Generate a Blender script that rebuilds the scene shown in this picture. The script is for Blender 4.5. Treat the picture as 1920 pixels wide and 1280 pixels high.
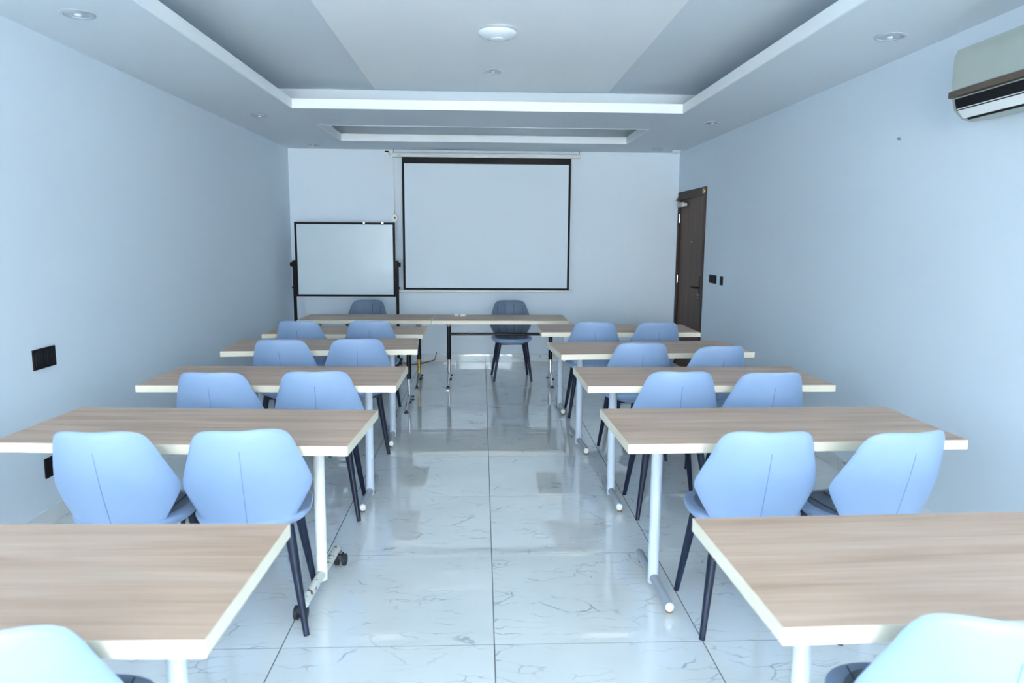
import bpy, bmesh, math, random
from mathutils import Vector, Matrix
random.seed(7)
for o in list(bpy.data.objects): bpy.data.objects.remove(o)
S = bpy.context.scene
C = S.collection
PI = math.pi

# ------------------------------------------------------------------ camera
CAM_H = 1.525; YAW = .0421; PITCH = .1410; ROLL = .0068; FPX = 1360.6
cd = bpy.data.cameras.new('camera'); cam = bpy.data.objects.new('camera', cd); C.objects.link(cam)
cd.sensor_width = 36.0; cd.lens = FPX / 1920 * 36
cd.clip_start = .05; cd.clip_end = 200
fwd = Vector((math.sin(YAW)*math.cos(PITCH), math.cos(YAW)*math.cos(PITCH), -math.sin(PITCH)))
rt = Vector((math.cos(YAW), -math.sin(YAW), 0)); up = rt.cross(fwd)
r2 = math.cos(ROLL)*rt + math.sin(ROLL)*up; u2 = -math.sin(ROLL)*rt + math.cos(ROLL)*up
cam.matrix_world = Matrix(((r2.x, u2.x, -fwd.x, 0), (r2.y, u2.y, -fwd.y, 0), (r2.z, u2.z, -fwd.z, CAM_H), (0, 0, 0, 1)))
cd.dof.use_dof = True; cd.dof.focus_distance = 5.2; cd.dof.aperture_fstop = 3.2
S.camera = cam
# ------------------------------------------------------------------ light: overcast daylight through the windows behind the camera
S.view_settings.view_transform = 'Standard'; S.view_settings.look = 'None'
S.view_settings.gamma = 1; S.view_settings.use_curve_mapping = False
S.view_settings.exposure = 1.02
S.cycles.max_bounces = 14; S.cycles.diffuse_bounces = 8; S.cycles.glossy_bounces = 6; S.cycles.transparent_max_bounces = 12
w = bpy.data.worlds.new('overcast_sky'); S.world = w; w.use_nodes = True
bg = w.node_tree.nodes['Background']
bg.inputs[0].default_value = (.93, .975, 1.0, 1); bg.inputs[1].default_value = 16.0
sd = bpy.data.lights.new('bounce_sun', 'SUN'); sd.energy = 120; sd.angle = .05; sd.color = (1, .98, .96)
bounce_sun = bpy.data.objects.new('bounce_sun', sd); C.objects.link(bounce_sun); bounce_sun.rotation_euler = (math.radians(-32), 0, math.radians(12))   # high sun added beyond the end wall: bounce from outside ground brightens the ceiling

XL, XR, YB, YF = -2.30, 2.40, 8.945, -6.0       # room extents
ZC, ZL, ZU = 2.564, 2.632, 2.79                # soffit, lip top, upper ceiling
WIN = [(-1.98, -.72), (-.62, .72), (.82, 2.08)]; WZ0, WZ1 = .35, 2.40
for a, b in WIN:
    ld = bpy.data.lights.new('window_portal', 'AREA'); ld.shape = 'RECTANGLE'
    ld.size = b-a; ld.size_y = WZ1-WZ0; ld.cycles.is_portal = True
    lo = bpy.data.objects.new('window_portal', ld); C.objects.link(lo)
    lo.location = ((a+b)/2, YF-.13, (WZ0+WZ1)/2); lo.rotation_euler = (PI/2, 0, 0)

# ------------------------------------------------------------------ materials
def srgb(r, g, b):
    f = lambda c: ((c/255+.055)/1.055)**2.4 if c > 10 else c/255/12.92
    return (f(r), f(g), f(b), 1)
def mat(name, col, rough=.5, metal=0, spec=.5, coat=0):
    m = bpy.data.materials.new(name); m.use_nodes = True
    b = m.node_tree.nodes['Principled BSDF']
    b.inputs['Base Color'].default_value = col; b.inputs['Roughness'].default_value = rough
    b.inputs['Metallic'].default_value = metal; b.inputs['Specular IOR Level'].default_value = spec
    b.inputs['Coat Weight'].default_value = coat
    return m
class NT:
    def __init__(s, m): s.t = m.node_tree; s.b = s.t.nodes['Principled BSDF']
    def n(s, ty, **k):
        x = s.t.nodes.new(ty)
        for a, v in k.items(): setattr(x, a, v)
        return x
    def l(s, a, b): s.t.links.new(a, b)
def noise_tint(m, c1, c2, scale=3, detail=4, bump=0, bscale=120, coord='Object', stretch=(1, 1, 1)):
    k = NT(m); tc = k.n('ShaderNodeTexCoord'); mp = k.n('ShaderNodeMapping'); mp.inputs['Scale'].default_value = stretch
    k.l(tc.outputs[coord], mp.inputs[0])
    nz = k.n('ShaderNodeTexNoise'); nz.inputs['Scale'].default_value = scale; nz.inputs['Detail'].default_value = detail
    k.l(mp.outputs[0], nz.inputs['Vector'])
    cr = k.n('ShaderNodeValToRGB'); cr.color_ramp.elements[0].position = .3; cr.color_ramp.elements[1].position = .7
    cr.color_ramp.elements[0].color = c1; cr.color_ramp.elements[1].color = c2
    k.l(nz.outputs['Fac'], cr.inputs[0]); k.l(cr.outputs[0], k.b.inputs['Base Color'])
    if bump:
        n2 = k.n('ShaderNodeTexNoise'); n2.inputs['Scale'].default_value = bscale; k.l(mp.outputs[0], n2.inputs['Vector'])
        bp = k.n('ShaderNodeBump'); bp.inputs['Strength'].default_value = bump; bp.inputs['Distance'].default_value = .002
        k.l(n2.outputs['Fac'], bp.inputs['Height']); k.l(bp.outputs[0], k.b.inputs['Normal'])
    return m
M = {}
M['wall'] = noise_tint(mat('wall_paint', (.7, .8, .9, 1), .6), (.735, .82, .90, 1), (.755, .84, .915, 1), 1.2, 3, .08, 60)
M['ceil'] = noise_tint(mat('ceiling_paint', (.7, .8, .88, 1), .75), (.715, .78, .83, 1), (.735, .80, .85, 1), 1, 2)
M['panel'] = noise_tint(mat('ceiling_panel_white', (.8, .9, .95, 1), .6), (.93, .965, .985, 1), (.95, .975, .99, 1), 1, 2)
M['leather'] = noise_tint(mat('blue_leatherette', (.27, .4, .66, 1), .42, spec=.45), (.275, .39, .59, 1), (.295, .41, .615, 1), 6, 3, .12, 350)
M['leather_dark'] = noise_tint(mat('slate_leatherette', (.12, .17, .26, 1), .45), (.115, .165, .25, 1), (.13, .185, .27, 1), 6, 3, .12, 350)
M['seam_dark'] = mat('dark_seam_thread', (.035, .05, .08, 1), .8)
M['seam'] = mat('seam_thread', (.16, .26, .46, 1), .7)
M['navy'] = noise_tint(mat('navy_powder_coat', (.012, .02, .045, 1), .4, spec=.3), (.010, .017, .04, 1), (.014, .023, .052, 1), 30, 2)
M['edge'] = noise_tint(mat('cream_edge_band', (.8, .74, .6, 1), .45), (.84, .76, .60, 1), (.88, .81, .66, 1), 12, 3, stretch=(.3, 1, 1))
M['legw'] = noise_tint(mat('pale_grey_paint', (.6, .68, .78, 1), .35), (.58, .66, .76, 1), (.62, .70, .80, 1), 5, 3)
M['legcream'] = noise_tint(mat('white_paint', (.85, .87, .85, 1), .35), (.83, .85, .82, 1), (.87, .89, .87, 1), 5, 3)
M['grey'] = mat('grey_paint', (.36, .40, .45, 1), .4)
M['cap'] = mat('white_plastic', (.85, .86, .84, 1), .4)
M['copper'] = noise_tint(mat('rusty_brass', (.4, .25, .15, 1), .4, .7), (.25, .14, .08, 1), (.6, .42, .28, 1), 60, 3)
M['black'] = mat('black_plastic', (.008, .008, .010, 1), .55, spec=.18)
M['blackm'] = mat('black_metal', (.008, .009, .012, 1), .3, spec=.3)
M['rubber'] = noise_tint(mat('castor_rubber', (.02, .025, .035, 1), .5), (.018, .022, .03, 1), (.03, .035, .045, 1), 40, 2)
M['chrome'] = mat('chrome', (.8, .8, .82, 1), .12, 1)
M['steel'] = mat('dull_steel', (.35, .34, .33, 1), .35, 1)
M['gold'] = noise_tint(mat('tarnished_gold', (.6, .36, .08, 1), .3, 1), (.45, .26, .06, 1), (.75, .48, .14, 1), 25, 3)
M['screen'] = mat('matte_screen', (.74, .83, .90, 1), .8)
M['wboard'] = noise_tint(mat('whiteboard_enamel', (.6, .7, .75, 1), .22), (.56, .66, .71, 1), (.61, .71, .77, 1), 2.2, 5)
M['case'] = mat('ivory_plastic', (.72, .76, .74, 1), .45)
M['acbody'] = noise_tint(mat('aged_ivory_plastic', (.62, .66, .58, 1), .4), (.40, .45, .41, 1), (.44, .49, .45, 1), 2, 2)
M['bronze'] = mat('bronze_trim', (.16, .12, .09, 1), .3, .6)
M['grout'] = mat('dark_grout', (.10, .11, .12, 1), .8)
M['lamp'] = mat('frosted_glass', (.55, .62, .68, 1), .25)
M['ring'] = mat('satin_aluminium', (.5, .54, .58, 1), .35, .4)
M['dome'] = mat('opal_glass', (.82, .88, .92, 1), .2)
M['cable'] = mat('cable_sheath', (.02, .02, .025, 1), .5)
M['bounce_paving'] = noise_tint(mat('bounce_ground_pale', (.5, .5, .48, 1), .9), (.56, .56, .54, 1), (.66, .66, .64, 1), 2, 4)  # pale tone for the added outside ground, to throw light upward
def pane_mat():
    m = bpy.data.materials.new('clear_pane'); m.use_nodes = True; t = m.node_tree; t.nodes.clear()
    o = t.nodes.new('ShaderNodeOutputMaterial'); a = t.nodes.new('ShaderNodeBsdfTransparent'); g = t.nodes.new('ShaderNodeBsdfGlossy')
    g.inputs['Roughness'].default_value = .02; mx = t.nodes.new('ShaderNodeMixShader'); mx.inputs[0].default_value = .06
    t.links.new(a.outputs[0], mx.inputs[1]); t.links.new(g.outputs[0], mx.inputs[2]); t.links.new(mx.outputs[0], o.inputs[0]); return m
M['pane'] = pane_mat()
def wood_mat(name, c1, c2, c3):
    m = mat(name, c2, .45, spec=.25); k = NT(m); tc = k.n('ShaderNodeTexCoord')
    info = k.n('ShaderNodeObjectInfo'); ad = k.n('ShaderNodeVectorMath', operation='ADD'); sc = k.n('ShaderNodeVectorMath', operation='SCALE')
    sc.inputs['Scale'].default_value = 9.0; cb = k.n('ShaderNodeCombineXYZ')
    k.l(info.outputs['Random'], cb.inputs[0]); k.l(info.outputs['Random'], cb.inputs[1]); k.l(cb.outputs[0], sc.inputs[0])
    k.l(tc.outputs['Object'], ad.inputs[0]); k.l(sc.outputs[0], ad.inputs[1])
    mp = k.n('ShaderNodeMapping'); mp.inputs['Scale'].default_value = (.9, 13, 1); k.l(ad.outputs[0], mp.inputs[0])
    nz = k.n('ShaderNodeTexNoise'); nz.inputs['Scale'].default_value = 1.3; nz.inputs['Detail'].default_value = 5; nz.inputs['Distortion'].default_value = .6
    k.l(mp.outputs[0], nz.inputs['Vector'])
    cr = k.n('ShaderNodeValToRGB'); e = cr.color_ramp.elements; e[0].position = .28; e[0].color = c1; e[1].position = .75; e[1].color = c3
    x = e.new(.5); x.color = c2; k.l(nz.outputs['Fac'], cr.inputs[0])
    mp2 = k.n('ShaderNodeMapping'); mp2.inputs['Scale'].default_value = (4, 160, 1); k.l(ad.outputs[0], mp2.inputs[0])
    n2 = k.n('ShaderNodeTexNoise'); n2.inputs['Scale'].default_value = 1; n2.inputs['Detail'].default_value = 3; k.l(mp2.outputs[0], n2.inputs['Vector'])
    mx = k.n('ShaderNodeMix', data_type='RGBA', blend_type='MULTIPLY'); mx.inputs[0].default_value = .35
    k.l(cr.outputs[0], mx.inputs[6]); k.l(n2.outputs['Fac'], mx.inputs[7])
    gm = k.n('ShaderNodeGamma'); gm.inputs[1].default_value = .92; k.l(mx.outputs[2], gm.inputs[0])
    k.l(gm.outputs[0], k.b.inputs['Base Color']); return m
M['wood'] = wood_mat('oak_laminate', (.53, .345, .24, 1), (.67, .46, .34, 1), (.77, .56, .43, 1))
M['doorwood'] = noise_tint(mat('dark_brown_veneer', (.06, .04, .03, 1), .5, spec=.2), (.095, .052, .034, 1), (.135, .078, .053, 1), 2.0, 5, stretch=(9, 9, .5))
M['doorframe'] = noise_tint(mat('dark_frame_veneer', (.035, .022, .018, 1), .5, spec=.2), (.045, .024, .016, 1), (.065, .037, .026, 1), 2.0, 5, stretch=(9, 9, .5))
def marble_mat():
    m = mat('veined_porcelain', (.7, .76, .78, 1), .02, spec=.8); k = NT(m)
    tc = k.n('ShaderNodeTexCoord'); geo = k.n('ShaderNodeNewGeometry'); info = k.n('ShaderNodeObjectInfo')
    cb = k.n('ShaderNodeCombineXYZ'); sc = k.n('ShaderNodeVectorMath', operation='SCALE'); sc.inputs['Scale'].default_value = 31
    for i in range(3): k.l(info.outputs['Random'], cb.inputs[i])
    k.l(cb.outputs[0], sc.inputs[0]); ad = k.n('ShaderNodeVectorMath', operation='ADD'); k.l(geo.outputs['Position'], ad.inputs[0]); k.l(sc.outputs[0], ad.inputs[1])
    wn = k.n('ShaderNodeTexNoise'); wn.inputs['Scale'].default_value = 5; wn.inputs['Detail'].default_value = 4; k.l(ad.outputs[0], wn.inputs['Vector'])
    ws = k.n('ShaderNodeVectorMath', operation='SCALE'); ws.inputs['Scale'].default_value = .15; k.l(wn.outputs['Color'], ws.inputs[0])
    a2 = k.n('ShaderNodeVectorMath', operation='ADD'); k.l(ad.outputs[0], a2.inputs[0]); k.l(ws.outputs[0], a2.inputs[1])
    mp = k.n('ShaderNodeMapping'); mp.inputs['Scale'].default_value = (4.0, 15, 6); mp.inputs['Rotation'].default_value = (0, 0, .22); k.l(a2.outputs[0], mp.inputs[0])
    vo = k.n('ShaderNodeTexVoronoi', feature='DISTANCE_TO_EDGE'); vo.inputs['Scale'].default_value = 1.0; k.l(mp.outputs[0], vo.inputs['Vector'])
    r1 = k.n('ShaderNodeMapRange'); r1.inputs['From Min'].default_value = .003; r1.inputs['From Max'].default_value = .028; r1.inputs['To Min'].default_value = 1; r1.inputs['To Max'].default_value = 0
    k.l(vo.outputs['Distance'], r1.inputs['Value'])
    n3 = k.n('ShaderNodeTexNoise'); n3.inputs['Scale'].default_value = 6.5; n3.inputs['Detail'].default_value = 2; k.l(ad.outputs[0], n3.inputs['Vector'])
    r2_ = k.n('ShaderNodeMapRange'); r2_.inputs['From Min'].default_value = .45; r2_.inputs['From Max'].default_value = .65; k.l(n3.outputs['Fac'], r2_.inputs['Value'])
    mu = k.n('ShaderNodeMath', operation='MULTIPLY'); k.l(r1.outputs[0], mu.inputs[0]); k.l(r2_.outputs[0], mu.inputs[1])
    mu2 = k.n('ShaderNodeMath', operation='MULTIPLY'); mu2.inputs[1].default_value = .6; k.l(mu.outputs[0], mu2.inputs[0])
    n4 = k.n('ShaderNodeTexNoise'); n4.inputs['Scale'].default_value = 2.5; n4.inputs['Detail'].default_value = 5; k.l(ad.outputs[0], n4.inputs['Vector'])
    cr = k.n('ShaderNodeValToRGB'); e = cr.color_ramp.elements; e[0].position = .3; e[0].color = (.76, .80, .80, 1); e[1].position = .7; e[1].color = (.85, .88, .88, 1)
    k.l(n4.outputs['Fac'], cr.inputs[0])
    mx = k.n('ShaderNodeMix', data_type='RGBA'); k.l(mu2.outputs[0], mx.inputs[0]); k.l(cr.outputs[0], mx.inputs[6]); mx.inputs[7].default_value = (.20, .26, .32, 1)
    k.b.inputs['Coat Weight'].default_value = .5; k.b.inputs['Coat Roughness'].default_value = .01; k.b.inputs['Coat IOR'].default_value = 1.6
    k.l(mx.outputs[2], k.b.inputs['Base Color']); return m
M['marble'] = marble_mat()
def rust_mat():
    m = mat('chipped_paint', (.8, .8, .76, 1), .4); k = NT(m); tc = k.n('ShaderNodeTexCoord')
    nz = k.n('ShaderNodeTexNoise'); nz.inputs['Scale'].default_value = 38; nz.inputs['Detail'].default_value = 3; k.l(tc.outputs['Object'], nz.inputs['Vector'])
    cr = k.n('ShaderNodeValToRGB'); e = cr.color_ramp.elements; e[0].position = .60; e[0].color = (.74, .75, .70, 1); e[1].position = .64; e[1].color = (.16, .08, .05, 1)
    k.l(nz.outputs['Fac'], cr.inputs[0]); k.l(cr.outputs[0], k.b.inputs['Base Color']); return m
M['chipped'] = rust_mat()

# ------------------------------------------------------------------ mesh helpers
def finish(name, bm, m, parent=None, smooth=False, angle=None):
    me = bpy.data.meshes.new(name); bmesh.ops.recalc_face_normals(bm, faces=bm.faces); bm.to_mesh(me); bm.free()
    if m: me.materials.append(M[m] if isinstance(m, str) else m)
    if smooth:
        me.shade_smooth()
        if angle: me.set_sharp_from_angle(angle=math.radians(angle))
    o = bpy.data.objects.new(name, me); C.objects.link(o)
    if parent: o.parent = parent
    return o
def box(bm, x0, x1, y0, y1, z0, z1, bev=0):
    vs = [bm.verts.new((x, y, z)) for x in (x0, x1) for y in (y0, y1) for z in (z0, z1)]
    q = [(0, 1, 3, 2), (4, 6, 7, 5), (0, 4, 5, 1), (2, 3, 7, 6), (0, 2, 6, 4), (1, 5, 7, 3)]
    fs = [bm.faces.new([vs[i] for i in f]) for f in q]
    if bev:
        es = list({e for f in fs for e in f.edges}); bmesh.ops.bevel(bm, geom=es, offset=bev, segments=2, profile=.5, affect='EDGES')
    return bm
def B(*a, bev=0): return box(bmesh.new(), *a, bev=bev)
def tube(bm, pts, rad, n=14, flat=1.0, caps=True):
    """tube through pts with radius per point"""
    pts = [Vector(p) for p in pts]; rad = rad if isinstance(rad, (list, tuple)) else [rad]*len(pts)
    rings = []
    for i, p in enumerate(pts):
        d = (pts[min(i+1, len(pts)-1)] - pts[max(i-1, 0)]).normalized()
        a = d.cross(Vector((0, 0, 1)))
        if a.length < 1e-3: a = Vector((1, 0, 0))
        a.normalize(); b = d.cross(a)
        rings.append([bm.verts.new(p + rad[i]*(math.cos(t)*a + flat*math.sin(t)*b)) for t in [2*PI*k/n for k in range(n)]])
    for r, s in zip(rings, rings[1:]):
        for k in range(n): bm.faces.new((r[k], r[(k+1) % n], s[(k+1) % n], s[k]))
    if caps: bm.faces.new(rings[0][::-1]); bm.faces.new(rings[-1])
    return bm
def T(pts, rad, n=14, flat=1.0): return tube(bmesh.new(), pts, rad, n, flat)
def lathe(bm, prof, n=32, c=(0, 0, 0), close=True):
    rings = []
    for r, z in prof:
        rings.append([bm.verts.new((c[0]+r*math.cos(2*PI*k/n), c[1]+r*math.sin(2*PI*k/n), c[2]+z)) for k in range(n)])
    for a, b in zip(rings, rings[1:]):
        for k in range(n): bm.faces.new((a[k], a[(k+1) % n], b[(k+1) % n], b[k]))
    if close: bm.faces.new(rings[0][::-1]); bm.faces.new(rings[-1])
    return bm
def prism_x(bm, prof, x0, x1):
    """closed (y,z) profile extruded along x"""
    a = [bm.verts.new((x0, y, z)) for y, z in prof]; b = [bm.verts.new((x1, y, z)) for y, z in prof]; n = len(prof)
    for k in range(n): bm.faces.new((a[k], a[(k+1) % n], b[(k+1) % n], b[k]))
    bm.faces.new(a[::-1]); bm.faces.new(b); return bm
def prism_y(bm, prof, y0, y1):
    a = [bm.verts.new((x, y0, z)) for x, z in prof]; b = [bm.verts.new((x, y1, z)) for x, z in prof]; n = len(prof)
    for k in range(n): bm.faces.new((a[k], a[(k+1) % n], b[(k+1) % n], b[k]))
    bm.faces.new(a[::-1]); bm.faces.new(b); return bm
def thing(name, label, cat, loc=(0, 0, 0), rz=0, group=None):
    o = bpy.data.objects.new(name, None); C.objects.link(o); o.empty_display_size = .1
    o.location = loc; o.rotation_euler = (0, 0, rz); tag(o, label, cat, group); return o
def tag(o, label, cat, group=None):
    o['label'] = label; o['category'] = cat
    if group: o['group'] = group
    return o
def struct(o, label=None):
    o['kind'] = 'structure'
    if label: o['label'] = label
    return o
def dup(root, loc, rz, label=None, group=None):
    r = root.copy(); C.objects.link(r); r.location = loc; r.rotation_euler = (0, 0, rz)
    if label: r['label'] = label
    if group: r['group'] = group
    for ch in list(root.children):
        c = ch.copy(); C.objects.link(c); c.parent = r
        for g in list(ch.children):
            d = g.copy(); C.objects.link(d); d.parent = c
    return r

# ------------------------------------------------------------------ the setting
fl = struct(finish('floor', B(XL-.1, XR+.1, YF-.1, YB+.1, -.12, -.0008), 'grout'), 'pale grey marble-look porcelain tile floor with dark grout')
X0, Y0, TS, G = .049, 2.5645, .8, .004
tile_cache = {}
def tile_mesh(wx, wy):
    key = (round(wx, 3), round(wy, 3))
    if key not in tile_cache:
        bm = bmesh.new(); b = .0004
        lo = [bm.verts.new((x, y, -.003)) for x, y in ((0, 0), (wx, 0), (wx, wy), (0, wy))]
        hi = [bm.verts.new((x, y, -b)) for x, y in ((0, 0), (wx, 0), (wx, wy), (0, wy))]
        tp = [bm.verts.new((x, y, 0)) for x, y in ((b, b), (wx-b, b), (wx-b, wy-b), (b, wy-b))]
        for r, s in ((lo, hi), (hi, tp)):
            for k in range(4): bm.faces.new((r[k], r[(k+1) % 4], s[(k+1) % 4], s[k]))
        bm.faces.new(tp); bm.faces.new(lo[::-1])
        me = bpy.data.meshes.new('tile'); bmesh.ops.recalc_face_normals(bm, faces=bm.faces); bm.to_mesh(me); bm.free(); me.materials.append(M['marble'])
        tile_cache[key] = me
    return tile_cache[key]
i0 = math.floor((XL-X0)/TS); i1 = math.ceil((XR-X0)/TS); j0 = math.floor((YF-Y0)/TS); j1 = math.ceil((YB-Y0)/TS)
for i in range(i0, i1):
    for j in range(j0, j1):
        xa, xb = max(X0+i*TS, XL)+G/2, min(X0+(i+1)*TS, XR)-G/2
        ya, yb = max(Y0+j*TS, YF)+G/2, min(Y0+(j+1)*TS, YB)-G/2
        if xb-xa < .01 or yb-ya < .01: continue
        t = bpy.data.objects.new('tile', tile_mesh(xb-xa, yb-ya)); C.objects.link(t); t.parent = fl; t.location = (xa, ya, 0)
struct(finish('wall_left', B(XL-.12, XL, YF-.2, YB+.2, -.12, 2.9), 'wall'), 'pale blue-white painted wall with black sockets')
# right wall with the doorway cut out
DY0, DY1, DZ = 7.80, 8.90, 2.09
bm = bmesh.new(); box(bm, XR, XR+.14, YF-.2, DY0, -.12, 2.9); box(bm, XR, XR+.14, DY0, DY1, DZ, 2.9); box(bm, XR, XR+.14, DY1, YB+.2, -.12, 2.9)
struct(finish('wall_right', bm, 'wall'), 'pale blue-white painted wall with the brown door')
struct(finish('wall_back', B(XL, XR, YB, YB+.12, -.12, 2.9), 'wall'), 'pale painted end wall behind the projection screen')
bm = bmesh.new(); xs = [XL] + [v for ab in WIN for v in ab] + [XR]
box(bm, XL, XR, YF-.12, YF, -.12, WZ0); box(bm, XL, XR, YF-.12, YF, WZ1, 2.9)
for k in range(0, len(xs), 2): box(bm, xs[k], xs[k+1], YF-.12, YF, WZ0, WZ1)
struct(finish('wall_front', bm, 'wall'), 'painted window wall')
for k, (a, b) in enumerate(WIN):
    bm = bmesh.new(); f = .05
    box(bm, a, b, YF-.09, YF-.03, WZ0, WZ0+f); box(bm, a, b, YF-.09, YF-.03, WZ1-f, WZ1)
    box(bm, a, a+f, YF-.09, YF-.03, WZ0+f, WZ1-f); box(bm, b-f, b, YF-.09, YF-.03, WZ0+f, WZ1-f)
    box(bm, (a+b)/2-.02, (a+b)/2+.02, YF-.085, YF-.035, WZ0+f, WZ1-f)
    wf = struct(finish('window_%d' % (k+1), bm, 'cap'), 'white framed window'); m_ = (a+b)/2
    for p, q in ((a+f, m_-.02), (m_+.02, b-f)): finish('pane', B(p, q, YF-.063, YF-.057, WZ0+f, WZ1-f), 'pane', wf)
struct(finish('bounce_ground', B(-30, 30, -34, YF-.2, -.3, -.15), 'bounce_paving'), 'unseen pale ground added outside the windows to bounce light inside')  # unseen plane added to bounce daylight up onto the ceiling
# skirting of cut floor tile
def skirting(name, x0, x1, y0, y1, along, label):
    root = struct(finish(name, B(x0, x1, y0, y1, 0, .088), 'grout'), label)
    L0, L1 = (x0, x1) if along == 'x' else (y0, y1); org = X0 if along == 'x' else Y0
    k = math.floor((L0-org)/TS)
    while org+k*TS < L1:
        a = max(org+k*TS, L0)+.001; b = min(org+(k+1)*TS, L1)-.001; k += 1
        if b-a < .01: continue
        e = .003
        if along == 'x': bm = B(a, b, y0-e, y1, .001, .092)
        elif x0 < 0: bm = B(x0, x1+e, a, b, .001, .092)
        else: bm = B(x0-e, x1, a, b, .001, .092)
        finish('tile', bm, 'marble', root)
skirting('baseboard_back', XL+.012, XR-.012, YB-.011, YB, 'x', 'marble tile skirting under the screen')
skirting('baseboard_left', XL, XL+.009, YF, YB, 'y', 'marble tile skirting along the socket wall')
skirting('baseboard_right', XR-.009, XR, YF, DY0-.06, 'y', 'marble tile skirting along the door wall')
# ceiling: soffit with a large tray and a narrow slot, cove above
TX0, TX1, TY0, TY1 = -1.553, 1.676, -4.4, 6.18
SX0, SX1, SY0, SY1 = -1.533, 1.60, 7.08, 8.17
bm = bmesh.new()
for x0, x1, y0, y1 in ((XL, TX0, YF, YB), (TX1, XR, YF, YB), (TX0, TX1, YF, TY0), (TX0, TX1, TY1, SY0), (TX0, SX0, SY0, SY1), (SX1, TX1, SY0, SY1), (TX0, TX1, SY1, YB)):
    if x1-x0 > 1e-4: box(bm, x0, x1, y0, y1, ZC, ZL)
struct(finish('ceiling', bm, 'ceil'), 'lowered plaster ceiling with a large recessed tray and a narrow slot')
D = .40
bm = bmesh.new()
for x0, x1, y0, y1 in ((XL, TX0-D, YF, TY1+D), (TX1+D, XR, YF, TY1+D), (TX0-D, TX1+D, YF, TY0-D), (XL, XR, TY1+D, SY0-.12), (XL, SX0-.3, SY0-.12, SY1+.3), (SX1+.3, XR, SY0-.12, SY1+.3), (XL, XR, SY1+.3, YB)):
    box(bm, x0, x1, y0, y1, ZL, ZU)
struct(finish('trim_1', bm, 'ceil'), 'cove sides above the lowered ceiling')
struct(finish('trim_2', B(XL, XR, YF, YB, ZU, ZU+.1), 'ceil'), 'upper plaster ceiling inside the tray')
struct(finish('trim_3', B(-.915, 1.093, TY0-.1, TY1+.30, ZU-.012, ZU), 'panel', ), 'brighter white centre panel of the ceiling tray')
fb = bmesh.new(); ft_ = .012
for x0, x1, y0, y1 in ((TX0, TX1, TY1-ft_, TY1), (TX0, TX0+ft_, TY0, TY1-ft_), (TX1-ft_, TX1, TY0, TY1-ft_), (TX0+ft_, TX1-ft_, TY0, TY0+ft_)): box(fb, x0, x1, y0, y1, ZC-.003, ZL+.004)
struct(finish('trim_4', fb, 'panel'), 'added board around the ceiling tray, whitened to look brightly lit')  # whiter colour stands in for light on the lip against the shaded cove
fb = bmesh.new()
for x0, x1, y0, y1 in ((SX0, SX1, SY1-ft_, SY1), (SX0, SX0+ft_, SY0, SY1-ft_), (SX1-ft_, SX1, SY0, SY1-ft_), (SX0+ft_, SX1-ft_, SY0, SY0+ft_)): box(fb, x0, x1, y0, y1, ZC-.003, ZL+.004)
struct(finish('trim_5', fb, 'panel'), 'added board around the ceiling slot, whitened to look brightly lit')  # slot edge likewise: its brightness in the light is put into the colour
# door in the right wall
bm = bmesh.new(); fx0, fx1 = XR-.012, XR+.13
box(bm, fx0, fx1, DY0, DY0+.06, 0, DZ); box(bm, fx0, fx1, DY1-.07, DY1, 0, DZ); box(bm, fx0, fx1, DY0+.06, DY1-.07, DZ-.09, DZ)
box(bm, XR+.07, XR+.13, DY0+.06, DY1-.07, 0, .004)
dr = struct(finish('door_1', bm, 'doorframe'), 'dark brown veneered door with black lever handle')
finish('door_leaf', B(XR+.012, XR+.055, DY0+.063, DY1-.073, .006, DZ-.093), 'doorwood', dr)
hp = finish('handle_plate', B(XR+.002, XR+.012, DY0+.10, DY0+.165, .86, 1.12, bev=.003), 'black', dr)
finish('lever', T([(XR+.004, DY0+.132, 1.0), (XR-.045, DY0+.132, 1.0), (XR-.05, DY0+.15, 1.0), (XR-.05, DY0+.26, .998)], .010, 10), 'black', hp, True, 40)
finish('thumb_turn', T([(XR+.004, DY0+.132, .92), (XR-.02, DY0+.132, .92)], .013, 12), 'steel', hp, True, 40)
finish('keyhole', T([(XR+.004, DY0+.132, .885), (XR-.004, DY0+.132, .885)], .009, 12), 'steel', hp, True, 40)
for z in (.30, 1.05, 1.78):
    finish('hinge', T([(XR-.004, DY1-.073, z-.05), (XR-.004, DY1-.073, z+.05)], .009, 10), 'chrome', dr, True, 40)
finish('peephole', T([(XR+.013, DY0+.52, 1.50), (XR+.004, DY0+.52, 1.50)], .012, 14), 'gold', dr, True, 40)
cl = finish('door_closer', B(XR-.055, XR+.012, DY1-.36, DY1-.10, 1.905, 1.965, bev=.012), 'steel', dr)
finish('closer_arm', T([(XR-.03, DY1-.16, 1.966), (XR-.05, DY1-.07, 1.985), (XR-.013, DY1-.03, 2.03)], .009, 8), 'steel', cl, True, 40)
finish('gold_badge', T([(fx0+.002, DY0+.05, 2.045), (fx0-.012, DY0+.05, 2.045)], [.034, .030], 18), 'gold', dr, True, 40)

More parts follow.
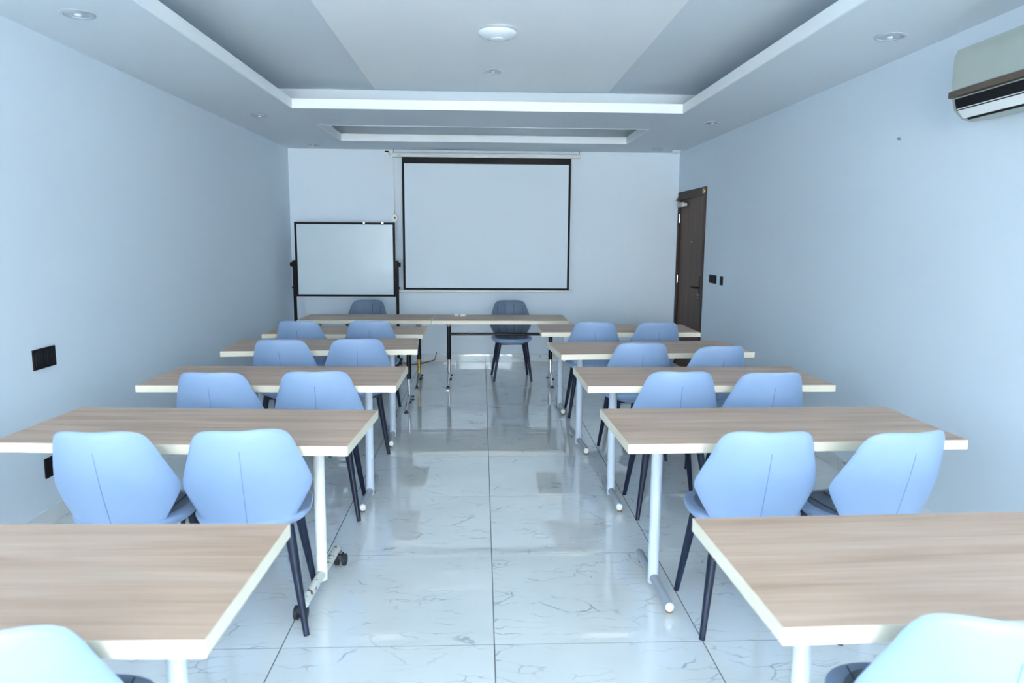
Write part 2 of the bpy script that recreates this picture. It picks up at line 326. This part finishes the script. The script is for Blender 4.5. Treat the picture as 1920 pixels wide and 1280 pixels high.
# ------------------------------------------------------------------ tables
def top_parts(root, W, Dp, Z, th):
    e = .002
    finish('tabletop', B(-W/2+e, W/2-e, -Dp/2+e, Dp/2-e, Z-th, Z), 'wood', root)
    bm = bmesh.new(); z0, z1 = Z-th-.0005, Z-.0008
    box(bm, -W/2, W/2, -Dp/2, -Dp/2+e, z0, z1); box(bm, -W/2, W/2, Dp/2-e, Dp/2, z0, z1)
    box(bm, -W/2, -W/2+e, -Dp/2+e, Dp/2-e, z0, z1); box(bm, W/2-e, W/2, -Dp/2+e, Dp/2-e, z0, z1)
    eb = finish('edge_band', bm, 'edge', root); eb['label'] = 'cream edge banding'
def light_leg(root, x, Z, th, sx, castor=False):
    zb = .042 if not castor else .078
    colm = 'legcream' if castor else 'legw'
    finish('leg', T([(x, 0, .016 if not castor else .05), (x, 0, Z-th-.008)], .0235, 20), colm, root, True, 40)
    fb = finish('foot_bar', T([(x, -.262, zb-.006), (x, -.24, zb), (x, .24, zb), (x, .262, zb-.006)], [.017, .0185, .0185, .017], 14, 1.15), 'chipped' if castor else 'grey', root, True, 40)
    finish('top_plate', B(x-.045, x+.045, -.2, .2, Z-th-.010, Z-th-.001), 'blackm', root)
    for s in (-1, 1):
        if castor:
            ca = finish('castor', T([(x+s*.02, s*.245, zb-.008), (x+s*.02, s*.245, .045)], .006, 10), 'steel', fb, True, 40)
            bm = bmesh.new()
            for q in (-1, 1):
                tube(bm, [(x+s*.02+q*.006, s*.245, .028), (x+s*.02+q*.010, s*.245, .028), (x+s*.02+q*.024, s*.245, .028), (x+s*.02+q*.027, s*.245, .028)], [.022, .028, .028, .022], 18)
            box(bm, x+s*.02-.01, x+s*.02+.01, s*.245-.022, s*.245+.022, .03, .058, bev=.004)
            wv = finish('castor_wheel', bm, 'rubber', fb, True, 40); wv['label'] = 'black twin-wheel castor'
        else:
            finish('end_cap', T([(x, s*.261, zb-.006), (x, s*.268, zb-.007)], [.0185, .016], 14, 1.15), 'cap', fb, True, 40)
            finish('glide', lathe(bmesh.new(), [(.013, 0), (.015, .004), (.011, .010), (.006, .012), (.006, zb-.012)], 14, (x-.008*sx, s*.235, 0)), 'copper', fb, True, 40)
def make_light_table(label, loc, rz, W=1.385, Z=.735, th=.038, castor=False, group='pale-legged training tables'):
    t = thing('training_table', label, 'table', loc, rz, group)
    top_parts(t, W, .595, Z, th)
    for sx in (-1, 1): light_leg(t, sx*(W/2-.198), Z, th, sx, castor)
    finish('under_rail', B(-W/2+.243, W/2-.243, -.02, .02, Z-th-.030, Z-th-.001), 'blackm', t)
    return t
def make_dark_table(label, loc, rz, W, Z=.70, th=.036, goldright=False, group='black-legged folding tables'):
    t = thing('folding_table', label, 'table', loc, rz, group); top_parts(t, W, .58, Z, th)
    for sx in (-1, 1):
        x = sx*(W/2-.155); lowm = 'gold' if (goldright and sx > 0) else 'chrome'
        finish('leg', T([(x, 0, .255), (x, 0, Z-th-.05)], .0215, 18), 'blackm', t, True, 40)
        lp = finish('lower_tube', T([(x, 0, .085), (x, 0, .26)], .0175, 18), lowm, t, True, 40)
        if goldright and sx > 0: lp['label'] = 'tarnished gold lower leg tube'
        finish('clamp', T([(x, 0, Z-th-.055), (x, 0, Z-th-.008)], .026, 18), 'grey', t, True, 40)
        bm = bmesh.new(); tube(bm, [(x, -.265, .022), (x, -.16, .040), (x, -.05, .085), (x, 0, .10), (x, .05, .085), (x, .16, .040), (x, .265, .022)], [.012, .014, .016, .017, .016, .014, .012], 12)
        ft = finish('foot', bm, 'steel' if lowm == 'gold' else 'chrome', t, True, 40)
        for s in (-1, 1):
            finish('pad', lathe(bmesh.new(), [(.022, 0), (.022, .006), (.012, .010), (.009, .024)], 16, (x, s*.262, 0)), 'rubber', ft, True, 40)
            finish('knob', T([(x+.012, s*.12, .06), (x+.032, s*.12, .065)], [.008, .011], 10), 'rubber', ft, True, 40)
        finish('top_plate', B(x-.03, x+.03, -.22, .22, Z-th-.010, Z-th-.001), 'blackm', t)
    finish('cross_beam', T([(-W/2+.155, 0, .525), (W/2-.155, 0, .525)], .015, 12), 'blackm', t, True, 40)
    return t
def mid(x0, x1, y0, y1): return ((x0+x1)/2, (y0+y1)/2, 0)
d2r = math.radians
make_light_table('training table in the last row from the screen, on the socket wall side', (-1.232, 1.672, 0), d2r(-1.2))
make_light_table('training table on white legs with black twin-wheel castors', (-1.187, 3.045, 0), d2r(-3.2), castor=True)
make_light_table('training table between the castor-legged table and the slightly askew table by the socket wall', (-1.153, 4.172, 0), d2r(-.7))
make_light_table('askew training table in front of the black-legged table on the socket wall side', (-1.160, 5.405, 0), d2r(4.2), W=1.36)
make_dark_table('black-legged folding table right behind the two front desks, with two chairs pushed in', (-1.193, 6.525, 0), d2r(-.3), 1.375)
make_dark_table('folding desk with one gold lower leg, standing before the whiteboard', (-1.180, 7.60, 0), 0, 1.345, goldright=True)
make_dark_table('folding desk under the projection screen, two small white pieces on its top', (.192, 7.595, 0), 0, 1.385)
make_light_table('training table standing beside the brown door', (1.195, 6.412, 0), 0, W=1.37)
make_light_table('askew training table one row behind the table beside the door', (1.222, 5.272, 0), d2r(4.6), W=1.40)
make_light_table('training table two rows behind the table beside the door, on the door wall side', (1.262, 4.148, 0), d2r(.8), W=1.38)
make_light_table('training table across the aisle from the castor-legged table', (1.256, 3.035, 0), d2r(1.6), W=1.385)
make_light_table('training table in the last row from the screen, on the air conditioner side', (1.305, 1.688, 0), d2r(1.6), W=1.385)

# ------------------------------------------------------------------ chairs (face +Y)
OUT = [(.0, .838), (.06, .840), (.115, .838), (.155, .824), (.178, .79), (.195, .735), (.218, .67), (.235, .615), (.236, .59), (.222, .555), (.198, .51), (.172, .465), (.148, .425), (.10, .405), (.0, .40)]
def smooth_closed(pts, it=1):
    for _ in range(it):
        q = []
        for a, b in zip(pts, pts[1:]+pts[:1]): q += [(a[0]*.75+b[0]*.25, a[1]*.75+b[1]*.25), (a[0]*.25+b[0]*.75, a[1]*.25+b[1]*.75)]
        pts = q
    return pts
def back_y(x, z):
    lean = -.155 - .118*(z-.42)/.42 - .012*math.sin(PI*min(max((z-.42)/.42, 0), 1))
    return lean + .095*(abs(x)/.235)**2
def make_back(name, m, root, sides):
    ol = [(x, z) for x, z in OUT] + [(-x, z) for x, z in OUT[-2:0:-1]]
    ol = smooth_closed(ol, 1); n = len(ol); cx, cz = 0, .62; bm = bmesh.new(); R = [0.18, .38, .56, .72, .85, .93, .975, 1.0]
    def ring(r, side):
        th = .017*max(0, 1-r**7)**.5
        return [bm.verts.new((cx+(x-cx)*r, back_y((x-cx)*r, cz+(z-cz)*r)+side*th, cz+(z-cz)*r)) for x, z in ol]
    edge = ring(1.0, 0)
    for side in sides:
        rs = [ring(r, side) for r in R[:-1]] + [edge]; c0 = bm.verts.new((0, back_y(0, cz)+side*.017, cz))
        for k in range(n): bm.faces.new((c0, rs[0][k], rs[0][(k+1) % n]))
        for a, b in zip(rs, rs[1:]):
            for k in range(n): bm.faces.new((a[k], a[(k+1) % n], b[(k+1) % n], b[k]))
    return finish(name, bm, m, root, True)
def seat_top(x, y):
    r2_ = (x/.23)**2 + ((y-.03)/.22)**2
    return .455 + .018*min(r2_, 1.0)
def make_seat(name, root, m):
    bm = bmesh.new(); n = 48; cy = .015
    def O(t):
        c, s = math.cos(t), math.sin(t); p = 2.7
        k = (abs(c)**p + abs(s)**p)**(-1/p); w = .222 if s > 0 else .222 - .03*abs(s)**2
        return w*k*c, .205*k*s
    ol = [O(2*PI*k/n) for k in range(n)]; R = [.2, .4, .6, .78, .9, .97, 1.0]
    def ring(r, side):
        vs = []
        for x, y in ol:
            zt = seat_top(x*r, cy+y*r); e = max(0, 1-r**5)**.5
            z = zt - .016 + (.016*e if side > 0 else -.050*max(0, 1-r**5)**.5) + (.002 if name == 'seat_pad' else 0)
            vs.append(bm.verts.new((x*r, cy+y*r, z)))
        return vs
    def skin(rs):
        for a, b in zip(rs, rs[1:]):
            for k in range(n): bm.faces.new((a[k], a[(k+1) % n], b[(k+1) % n], b[k]))
    if name == 'seat':      # shell: underside and the rolled rim
        edge = ring(1.0, 0); lo = [ring(r, -1) for r in R[:-1]]; c0 = bm.verts.new((0, cy, seat_top(0, cy)-.066))
        for k in range(n): bm.faces.new((c0, lo[0][k], lo[0][(k+1) % n]))
        skin(lo + [edge]); skin([ring(r, 1) for r in R[3:-1]] + [edge])
    else:
        rs = [ring(r, 1) for r in (.2, .4, .6, .75, .82)]; c0 = bm.verts.new((0, cy, seat_top(0, cy)+.002))
        for k in range(n): bm.faces.new((c0, rs[0][k], rs[0][(k+1) % n]))
        skin(rs); skin([rs[-1], [bm.verts.new((v.co.x*1.01, cy+(v.co.y-cy)*1.01, v.co.z-.006)) for v in rs[-1]]])
    return finish(name, bm, m, root, True)
def make_chair():
    t = thing('upholstered_chair', 'x', 'chair')
    bk = make_back('backrest', 'leather', t, (-1,)); bk['label'] = 'light blue outer back shell'
    z = [.76, .70, .62, .54, .47, .42]
    finish('seam', T([(0, back_y(0, q)-.0172, q) for q in z], .0016, 6), 'seam', bk, True)
    pad = make_back('back_pad', 'leather_dark', t, (1,)); pad['label'] = 'slate inner back pad with stitched channels'
    for x in (-.14, -.047, .047, .14):
        zz = [.80, .74, .66, .58, .50, .44] if abs(x) < .1 else [.78, .72, .65, .58, .51, .47]
        finish('channel_seam', T([(x*(1 if i < 4 else .9), back_y(x, q)+.0165*(1-(abs(x)/.25)**6)**.5, q) for i, q in enumerate(zz)], .0018, 6), 'seam_dark', pad, True)
    make_seat('seat', t, 'leather')['label'] = 'light blue seat shell'
    st = make_seat('seat_pad', t, 'leather_dark'); st['label'] = 'slate seat pad'
    for x in (-.14, -.047, .047, .14):
        finish('channel_seam', T([(x, y, seat_top(x, y)+.0022) for y in (-.13, -.05, .05, .12, .165)], .0018, 6), 'seam_dark', st, True)
    bm = bmesh.new()
    tube(bm, [(-.15, -.12, .405), (.15, -.12, .405)], .011, 8); tube(bm, [(-.15, .15, .405), (.15, .15, .405)], .011, 8)
    tube(bm, [(-.13, -.14, .408), (-.13, .17, .408)], .011, 8); tube(bm, [(.13, -.14, .408), (.13, .17, .408)], .011, 8)
    finish('seat_frame', bm, 'navy', t, True, 40)
    for sx in (-1, 1):
        for y0, y1 in ((-.12, -.205), (.15, .195)):
            finish('leg', T([(sx*.14, y0, .418), (sx*.148, y0+(y1-y0)*.12, .37), (sx*.203, y1, 0)], [.020, .0205, .0115], 12), 'navy', t, True, 50)
    return t
blue = make_chair()
GB = 'light blue chairs at the training tables'
chairs = [
 ((-0.952, 1.472), 8, 'light blue chair at the last-row table on the socket wall side'),
 ((-1.365, 2.815), -2, 'light blue chair at the castor-legged table, beside the wall socket'),
 ((-0.905, 2.825), 8, 'light blue chair at the castor-legged table, on the aisle'),
 ((-1.385, 3.965), -2, 'light blue chair on the wall side of the table just ahead of the castor-legged one'),
 ((-0.885, 3.985), 5, 'light blue chair on the aisle side of the table just ahead of the castor-legged one'),
 ((-1.362, 5.165), -1, 'light blue chair on the wall side of the askew table by the socket wall'),
 ((-0.892, 5.200), 9, 'light blue chair on the aisle side of the askew table by the socket wall'),
 ((-1.505, 6.290), -5, 'light blue chair at the black-legged folding table, on the wall side'),
 ((-0.945, 6.320), 1, 'light blue chair at the black-legged folding table, on the aisle side'),
 ((1.030, 1.465), -8, 'light blue chair at the last-row table on the air conditioner side'),
 ((1.055, 2.775), -1, 'light blue chair on the aisle, at the table across from the castor-legged table'),
 ((1.530, 2.760), 10, 'light blue chair beside the door-side wall, at the table across from the castor-legged table'),
 ((1.060, 3.975), -1, 'light blue chair on the aisle, two tables behind the one beside the door'),
 ((1.520, 3.945), 4, 'light blue chair on the wall side, two tables behind the one beside the door'),
 ((1.075, 5.030), 1, 'light blue chair on the aisle side of the askew table on the door side'),
 ((1.535, 4.885), 10, 'light blue chair on the wall side of the askew table on the door side'),
 ((0.960, 6.250), -2, 'light blue chair on the aisle side of the table beside the door'),
 ((1.460, 6.225), 5, 'light blue chair on the door side of the table beside the door'),
]
for k, ((x, y), rz, lab) in enumerate(chairs):
    if k == 0:
        blue.location = (x, y, 0); blue.rotation_euler = (0, 0, d2r(rz)); blue['label'] = lab; blue['group'] = GB
    else: dup(blue, (x, y, 0), d2r(rz), lab, GB)
GF = 'chairs behind the front desks, facing the room'
dup(blue, (-1.256, 7.835, 0), PI, 'chair facing the room behind the desk before the whiteboard', GF)
dup(blue, (.325, 7.86, 0), PI+d2r(3), 'chair facing the room under the projection screen, slate inner side showing', GF)

# ------------------------------------------------------------------ projection screen
sy = 8.86
ps = thing('projection_screen', 'pull-down projection screen with black border hanging on the end wall', 'screen', (0, sy, 0))
bm = bmesh.new(); prism_x(bm, [(-.035, 2.472), (-.04, 2.49), (-.035, 2.515), (-.015, 2.527), (.03, 2.527), (.045, 2.51), (.045, 2.472)], -1.062, 1.182)
cs = finish('housing', bm, 'case', ps)
for x in (-1.066, 1.176): finish('end_cap', B(x, x+.010, -.044, .049, 2.466, 2.531, bev=.003), 'cap', cs)
finish('brand_mark', B(-1.0, -.955, -.0415, -.0395, 2.487, 2.492), mat('red_grey_print', (.45, .25, .25, 1), .6), cs)
fab = finish('black_border', B(-.949, 1.067, -.001, .001, .902, 2.475), 'black', ps)
finish('screen_fabric', B(-.922, 1.040, -.0022, -.0012, .925, 2.398), 'screen', fab)
finish('bottom_bar', T([(-1.0, 0, .886), (1.108, 0, .886)], .0125, 12), 'cap', ps, True, 40)
for x in (-1.045, 1.165):
    finish('hanging_hook', T([(x, .005, 2.526), (x, .005, 2.545), (x, .015, 2.556), (x, .015, ZC)], .004, 8), 'steel', ps, True, 40)
sw = thing('screen_control', 'white oval screen switch hanging on a cord beside the whiteboard', 'switch', (-1.05, YB-.02, 1.76))
finish('switch_body', T([(0, .014, 0), (0, -.012, 0)], [.040, .034], 24, 1.35), 'cap', sw, True, 40)
finish('button', T([(.004, -.010, 0), (.004, -.016, 0)], .011, 14), 'black', sw, True, 40)
finish('cord', T([(0, .010, .05), (.002, .012, .3), (-.004, .012, .72), (-.02, .008, .735), (-.035, .0, .745)], .006, 8), 'cap', sw, True)
pg = thing('ceiling_socket', 'small white socket with black plug on the end wall above the whiteboard', 'socket', (-1.12, YB, 2.535))
finish('plate', B(-.04, .02, -.012, 0, -.03, .02, bev=.002), 'cap', pg); finish('plug', B(-.035, .01, -.035, -.012, -.002, .012, bev=.002), 'black', pg)
finish('cord', T([(.0, -.025, 0), (.015, -.04, -.03), (.04, -.06, -.045), (.06, -.075, -.035)], .004, 8), 'cap', pg, True)

# ------------------------------------------------------------------ whiteboard on stand
wb = thing('whiteboard', 'mobile whiteboard with black frame on a black stand in the corner', 'whiteboard', (-1.562, 8.45, 0))
hw, z0, z1 = .568, .848, 1.697
bd = finish('board', B(-hw+.02, hw-.02, -.008, .008, z0+.02, z1-.02), 'wboard', wb)
bm = bmesh.new(); f = .024
box(bm, -hw, hw, -.014, .014, z1-f, z1); box(bm, -hw, hw, -.014, .014, z0, z0+f); box(bm, -hw, -hw+f, -.014, .014, z0+f, z1-f); box(bm, hw-f, hw, -.014, .014, z0+f, z1-f)
finish('frame', bm, 'black', bd)
for x in (.22, .43): finish('clip', B(x-.012, x+.012, -.018, -.006, z1-.018, z1+.006, bev=.002), 'chrome', bd)
for s in (-1, 1):
    x = s*(hw+.020)
    finish('post', B(x-.016, x+.016, -.018, .018, .07, 1.262, bev=.003), 'black', wb)
    finish('pivot_knob', T([(x+s*.016, 0, 1.215), (x+s*.04, 0, 1.215)], [.026, .024], 16), 'black', wb, True, 40)
    finish('lock_pin', T([(x+s*.016, 0, .95), (x+s*.03, 0, .95)], .011, 10), 'black', wb, True, 40)
    ft = finish('base_bar', B(x-.02, x+.02, -.27, .27, .055, .085, bev=.004), 'black', wb)
    for q in (-1, 1):
        bm = bmesh.new(); tube(bm, [(x-.012, q*.25, .0255), (x+.012, q*.25, .0255)], .025, 16); box(bm, x-.008, x+.008, q*.25-.015, q*.25+.015, .03, .058)
        finish('castor', bm, 'rubber', ft, True, 40)
finish('lower_rail', T([(-hw-.02, 0, .30), (hw+.02, 0, .30)], .014, 10), 'black', wb, True, 40)

# ------------------------------------------------------------------ air conditioner (right wall)
ac = thing('air_conditioner', 'ivory wall-mounted split air conditioner with bronze trim strip', 'air conditioner', (XR, 2.98, 2.08))
L = .45
prof = [(0, .015), (-.10, 0), (-.15, .012), (-.19, .05), (-.205, .10), (-.212, .16), (-.21, .29), (-.195, .322), (-.16, .33), (0, .33)]
body = finish('body', prism_y(bmesh.new(), prof, -L, L), 'acbody', ac, True, 35)
finish('trim_strip', prism_y(bmesh.new(), [(-.206, .102), (-.222, .106), (-.222, .132), (-.211, .138)], -L-.003, L+.003), 'bronze', ac)
finish('air_outlet', prism_y(bmesh.new(), [(-.185, .048), (-.196, .044), (-.212, .094), (-.203, .099)], -L+.03, L-.03), 'black', ac)
finish('louvre', prism_y(bmesh.new(), [(-.158, .012), (-.166, .010), (-.200, .052), (-.194, .056)], -L+.035, L-.035), 'cap', ac)
finish('lower_slot', prism_y(bmesh.new(), [(-.143, .006), (-.150, .003), (-.166, .016), (-.160, .022)], -L+.05, L-.05), 'black', ac)

# ------------------------------------------------------------------ switches and sockets
def plate(name, label, cat, x, y, z, side, n, w=.086, gap=.004, group=None, hh=.043):
    t = thing(name, label, cat, (x, y, z), 0, group)
    for k in range(n):
        yy = (k-(n-1)/2)*(w+gap)
        p = finish('plate', B(min(0, side*.009), max(0, side*.009), yy-w/2, yy+w/2, -hh, hh, bev=.002), 'black', t)
        finish('rocker', B(min(side*.008, side*.012), max(side*.008, side*.012), yy-w*.36, yy+w*.36, -hh*.72, hh*.72, bev=.0015), 'black', p)
    return t
plate('wall_socket', 'black double socket plate at tabletop height on the wall opposite the air conditioner', 'socket', XL, 3.86, .888, 1, 2, .094, .007, None, .053)
plate('wall_socket', 'single black socket plate low on the wall beside the castor-legged table', 'socket', XL, 3.83, .305, 1, 1, .09, 0, None, .053)
plate('light_switch', 'black double light switch beside the door handle', 'switch', XR, 7.46, 1.122, -1, 2, .11)
plate('light_switch', 'single black light switch further from the door than the double one', 'switch', XR, 7.185, 1.118, -1, 1, .075)
nl = tag(finish('wall_nail', T([(XR, 4.19, 2.105), (XR-.016, 4.19, 2.107)], [.005, .007], 10), 'steel', None, True, 40), 'small dark nail sticking out of the wall near the air conditioner', 'nail')

# ------------------------------------------------------------------ ceiling fixtures
def downlight(x, y, z, label, r=.077):
    t = thing('downlight', label, 'light', (x, y, z), 0, 'round recessed ceiling downlights')
    finish('trim_ring', lathe(bmesh.new(), [(r, 0), (r, -.004), (r-.006, -.008), (r-.016, -.008), (r-.02, -.003), (r-.02, 0)], 36), 'ring', t, True, 40)
    finish('lens', lathe(bmesh.new(), [(r-.02, -.001), (r-.021, -.003), (.02, -.005), (.002, -.005)], 36), 'lamp', t, True, 40)
    finish('bulb', lathe(bmesh.new(), [(.016, -.004), (.014, -.010), (.006, -.013), (.001, -.0135)], 18), 'dome', t, True, 40)
downlight(-1.912, 3.70, ZC, 'round downlight in the lowered ceiling over the black wall sockets')
downlight(-1.925, 6.58, ZC, 'round downlight in the lowered ceiling above the black-legged folding table')
downlight(-1.92, 8.56, ZC, 'round downlight in the ceiling corner above the whiteboard')
downlight(2.09, 3.82, ZC, 'round downlight in the lowered ceiling next to the air conditioner')
downlight(2.06, 6.62, ZC, 'round downlight in the lowered ceiling between air conditioner and door')
downlight(2.03, 8.60, ZC, 'round downlight in the ceiling corner above the brown door')
downlight(.082, 5.73, ZU-.012, 'round downlight in the bright centre panel beyond the domed fixture', .08)
dm = thing('ceiling_dome', 'white domed round fixture on the bright centre ceiling panel', 'ceiling fixture', (.095, 4.63, ZU-.012))
finish('base_ring', lathe(bmesh.new(), [(.112, 0), (.114, -.006), (.114, -.016), (.108, -.018)], 40), 'chrome', dm, True, 40)
finish('dome', lathe(bmesh.new(), [(.118, -.014), (.119, -.020), (.110, -.032), (.085, -.045), (.05, -.053), (.042, -.054)], 40), 'dome', dm, True)
finish('centre_cap', lathe(bmesh.new(), [(.043, -.052), (.042, -.057), (.03, -.060), (.002, -.061)], 30), 'dome', dm, True, 30)
finish('latch', B(-.016, .012, .106, .122, -.022, -.008, bev=.002), 'black', dm)
sn = thing('corner_sensor', 'small white sensor on the ceiling in the corner above the door', 'sensor', (2.30, 8.72, ZC))
finish('base', lathe(bmesh.new(), [(.05, 0), (.05, -.012), (.046, -.016)], 24), 'cap', sn, True, 40)
finish('eye', lathe(bmesh.new(), [(.034, -.014), (.030, -.028), (.016, -.036), (.002, -.038)], 20), 'case', sn, True)

# ------------------------------------------------------------------ small things on the front desk and floor
for k, (x, y, rz, lab) in enumerate([(-.27, 7.72, .2, 'small white plastic piece on the desk under the screen, with grey end'), (-.205, 7.71, -.1, 'small pale block lying next to the white piece on the desk')]):
    t = thing('desk_piece', lab, 'desk item', (x, y, .70), rz)
    finish('body', B(-.022, .022, -.014, .014, 0, .020, bev=.003), 'cap', t)
    finish('end', B(-.030 if k == 0 else .018, -.018 if k == 0 else .030, -.012, .012, .001, .018, bev=.002), 'grey' if k == 0 else 'case', t)
cb = tag(finish('floor_cable', T([(-1.45, 8.86, .006), (-1.2, 8.80, .006), (-1.0, 8.84, .006), (-.85, 8.70, .006), (-.72, 8.78, .006), (-.58, 8.90, .03), (-.56, 8.925, .12)], .005, 6), 'cable', None, True), 'thin black cable trailing along the floor below the whiteboard', 'cable')
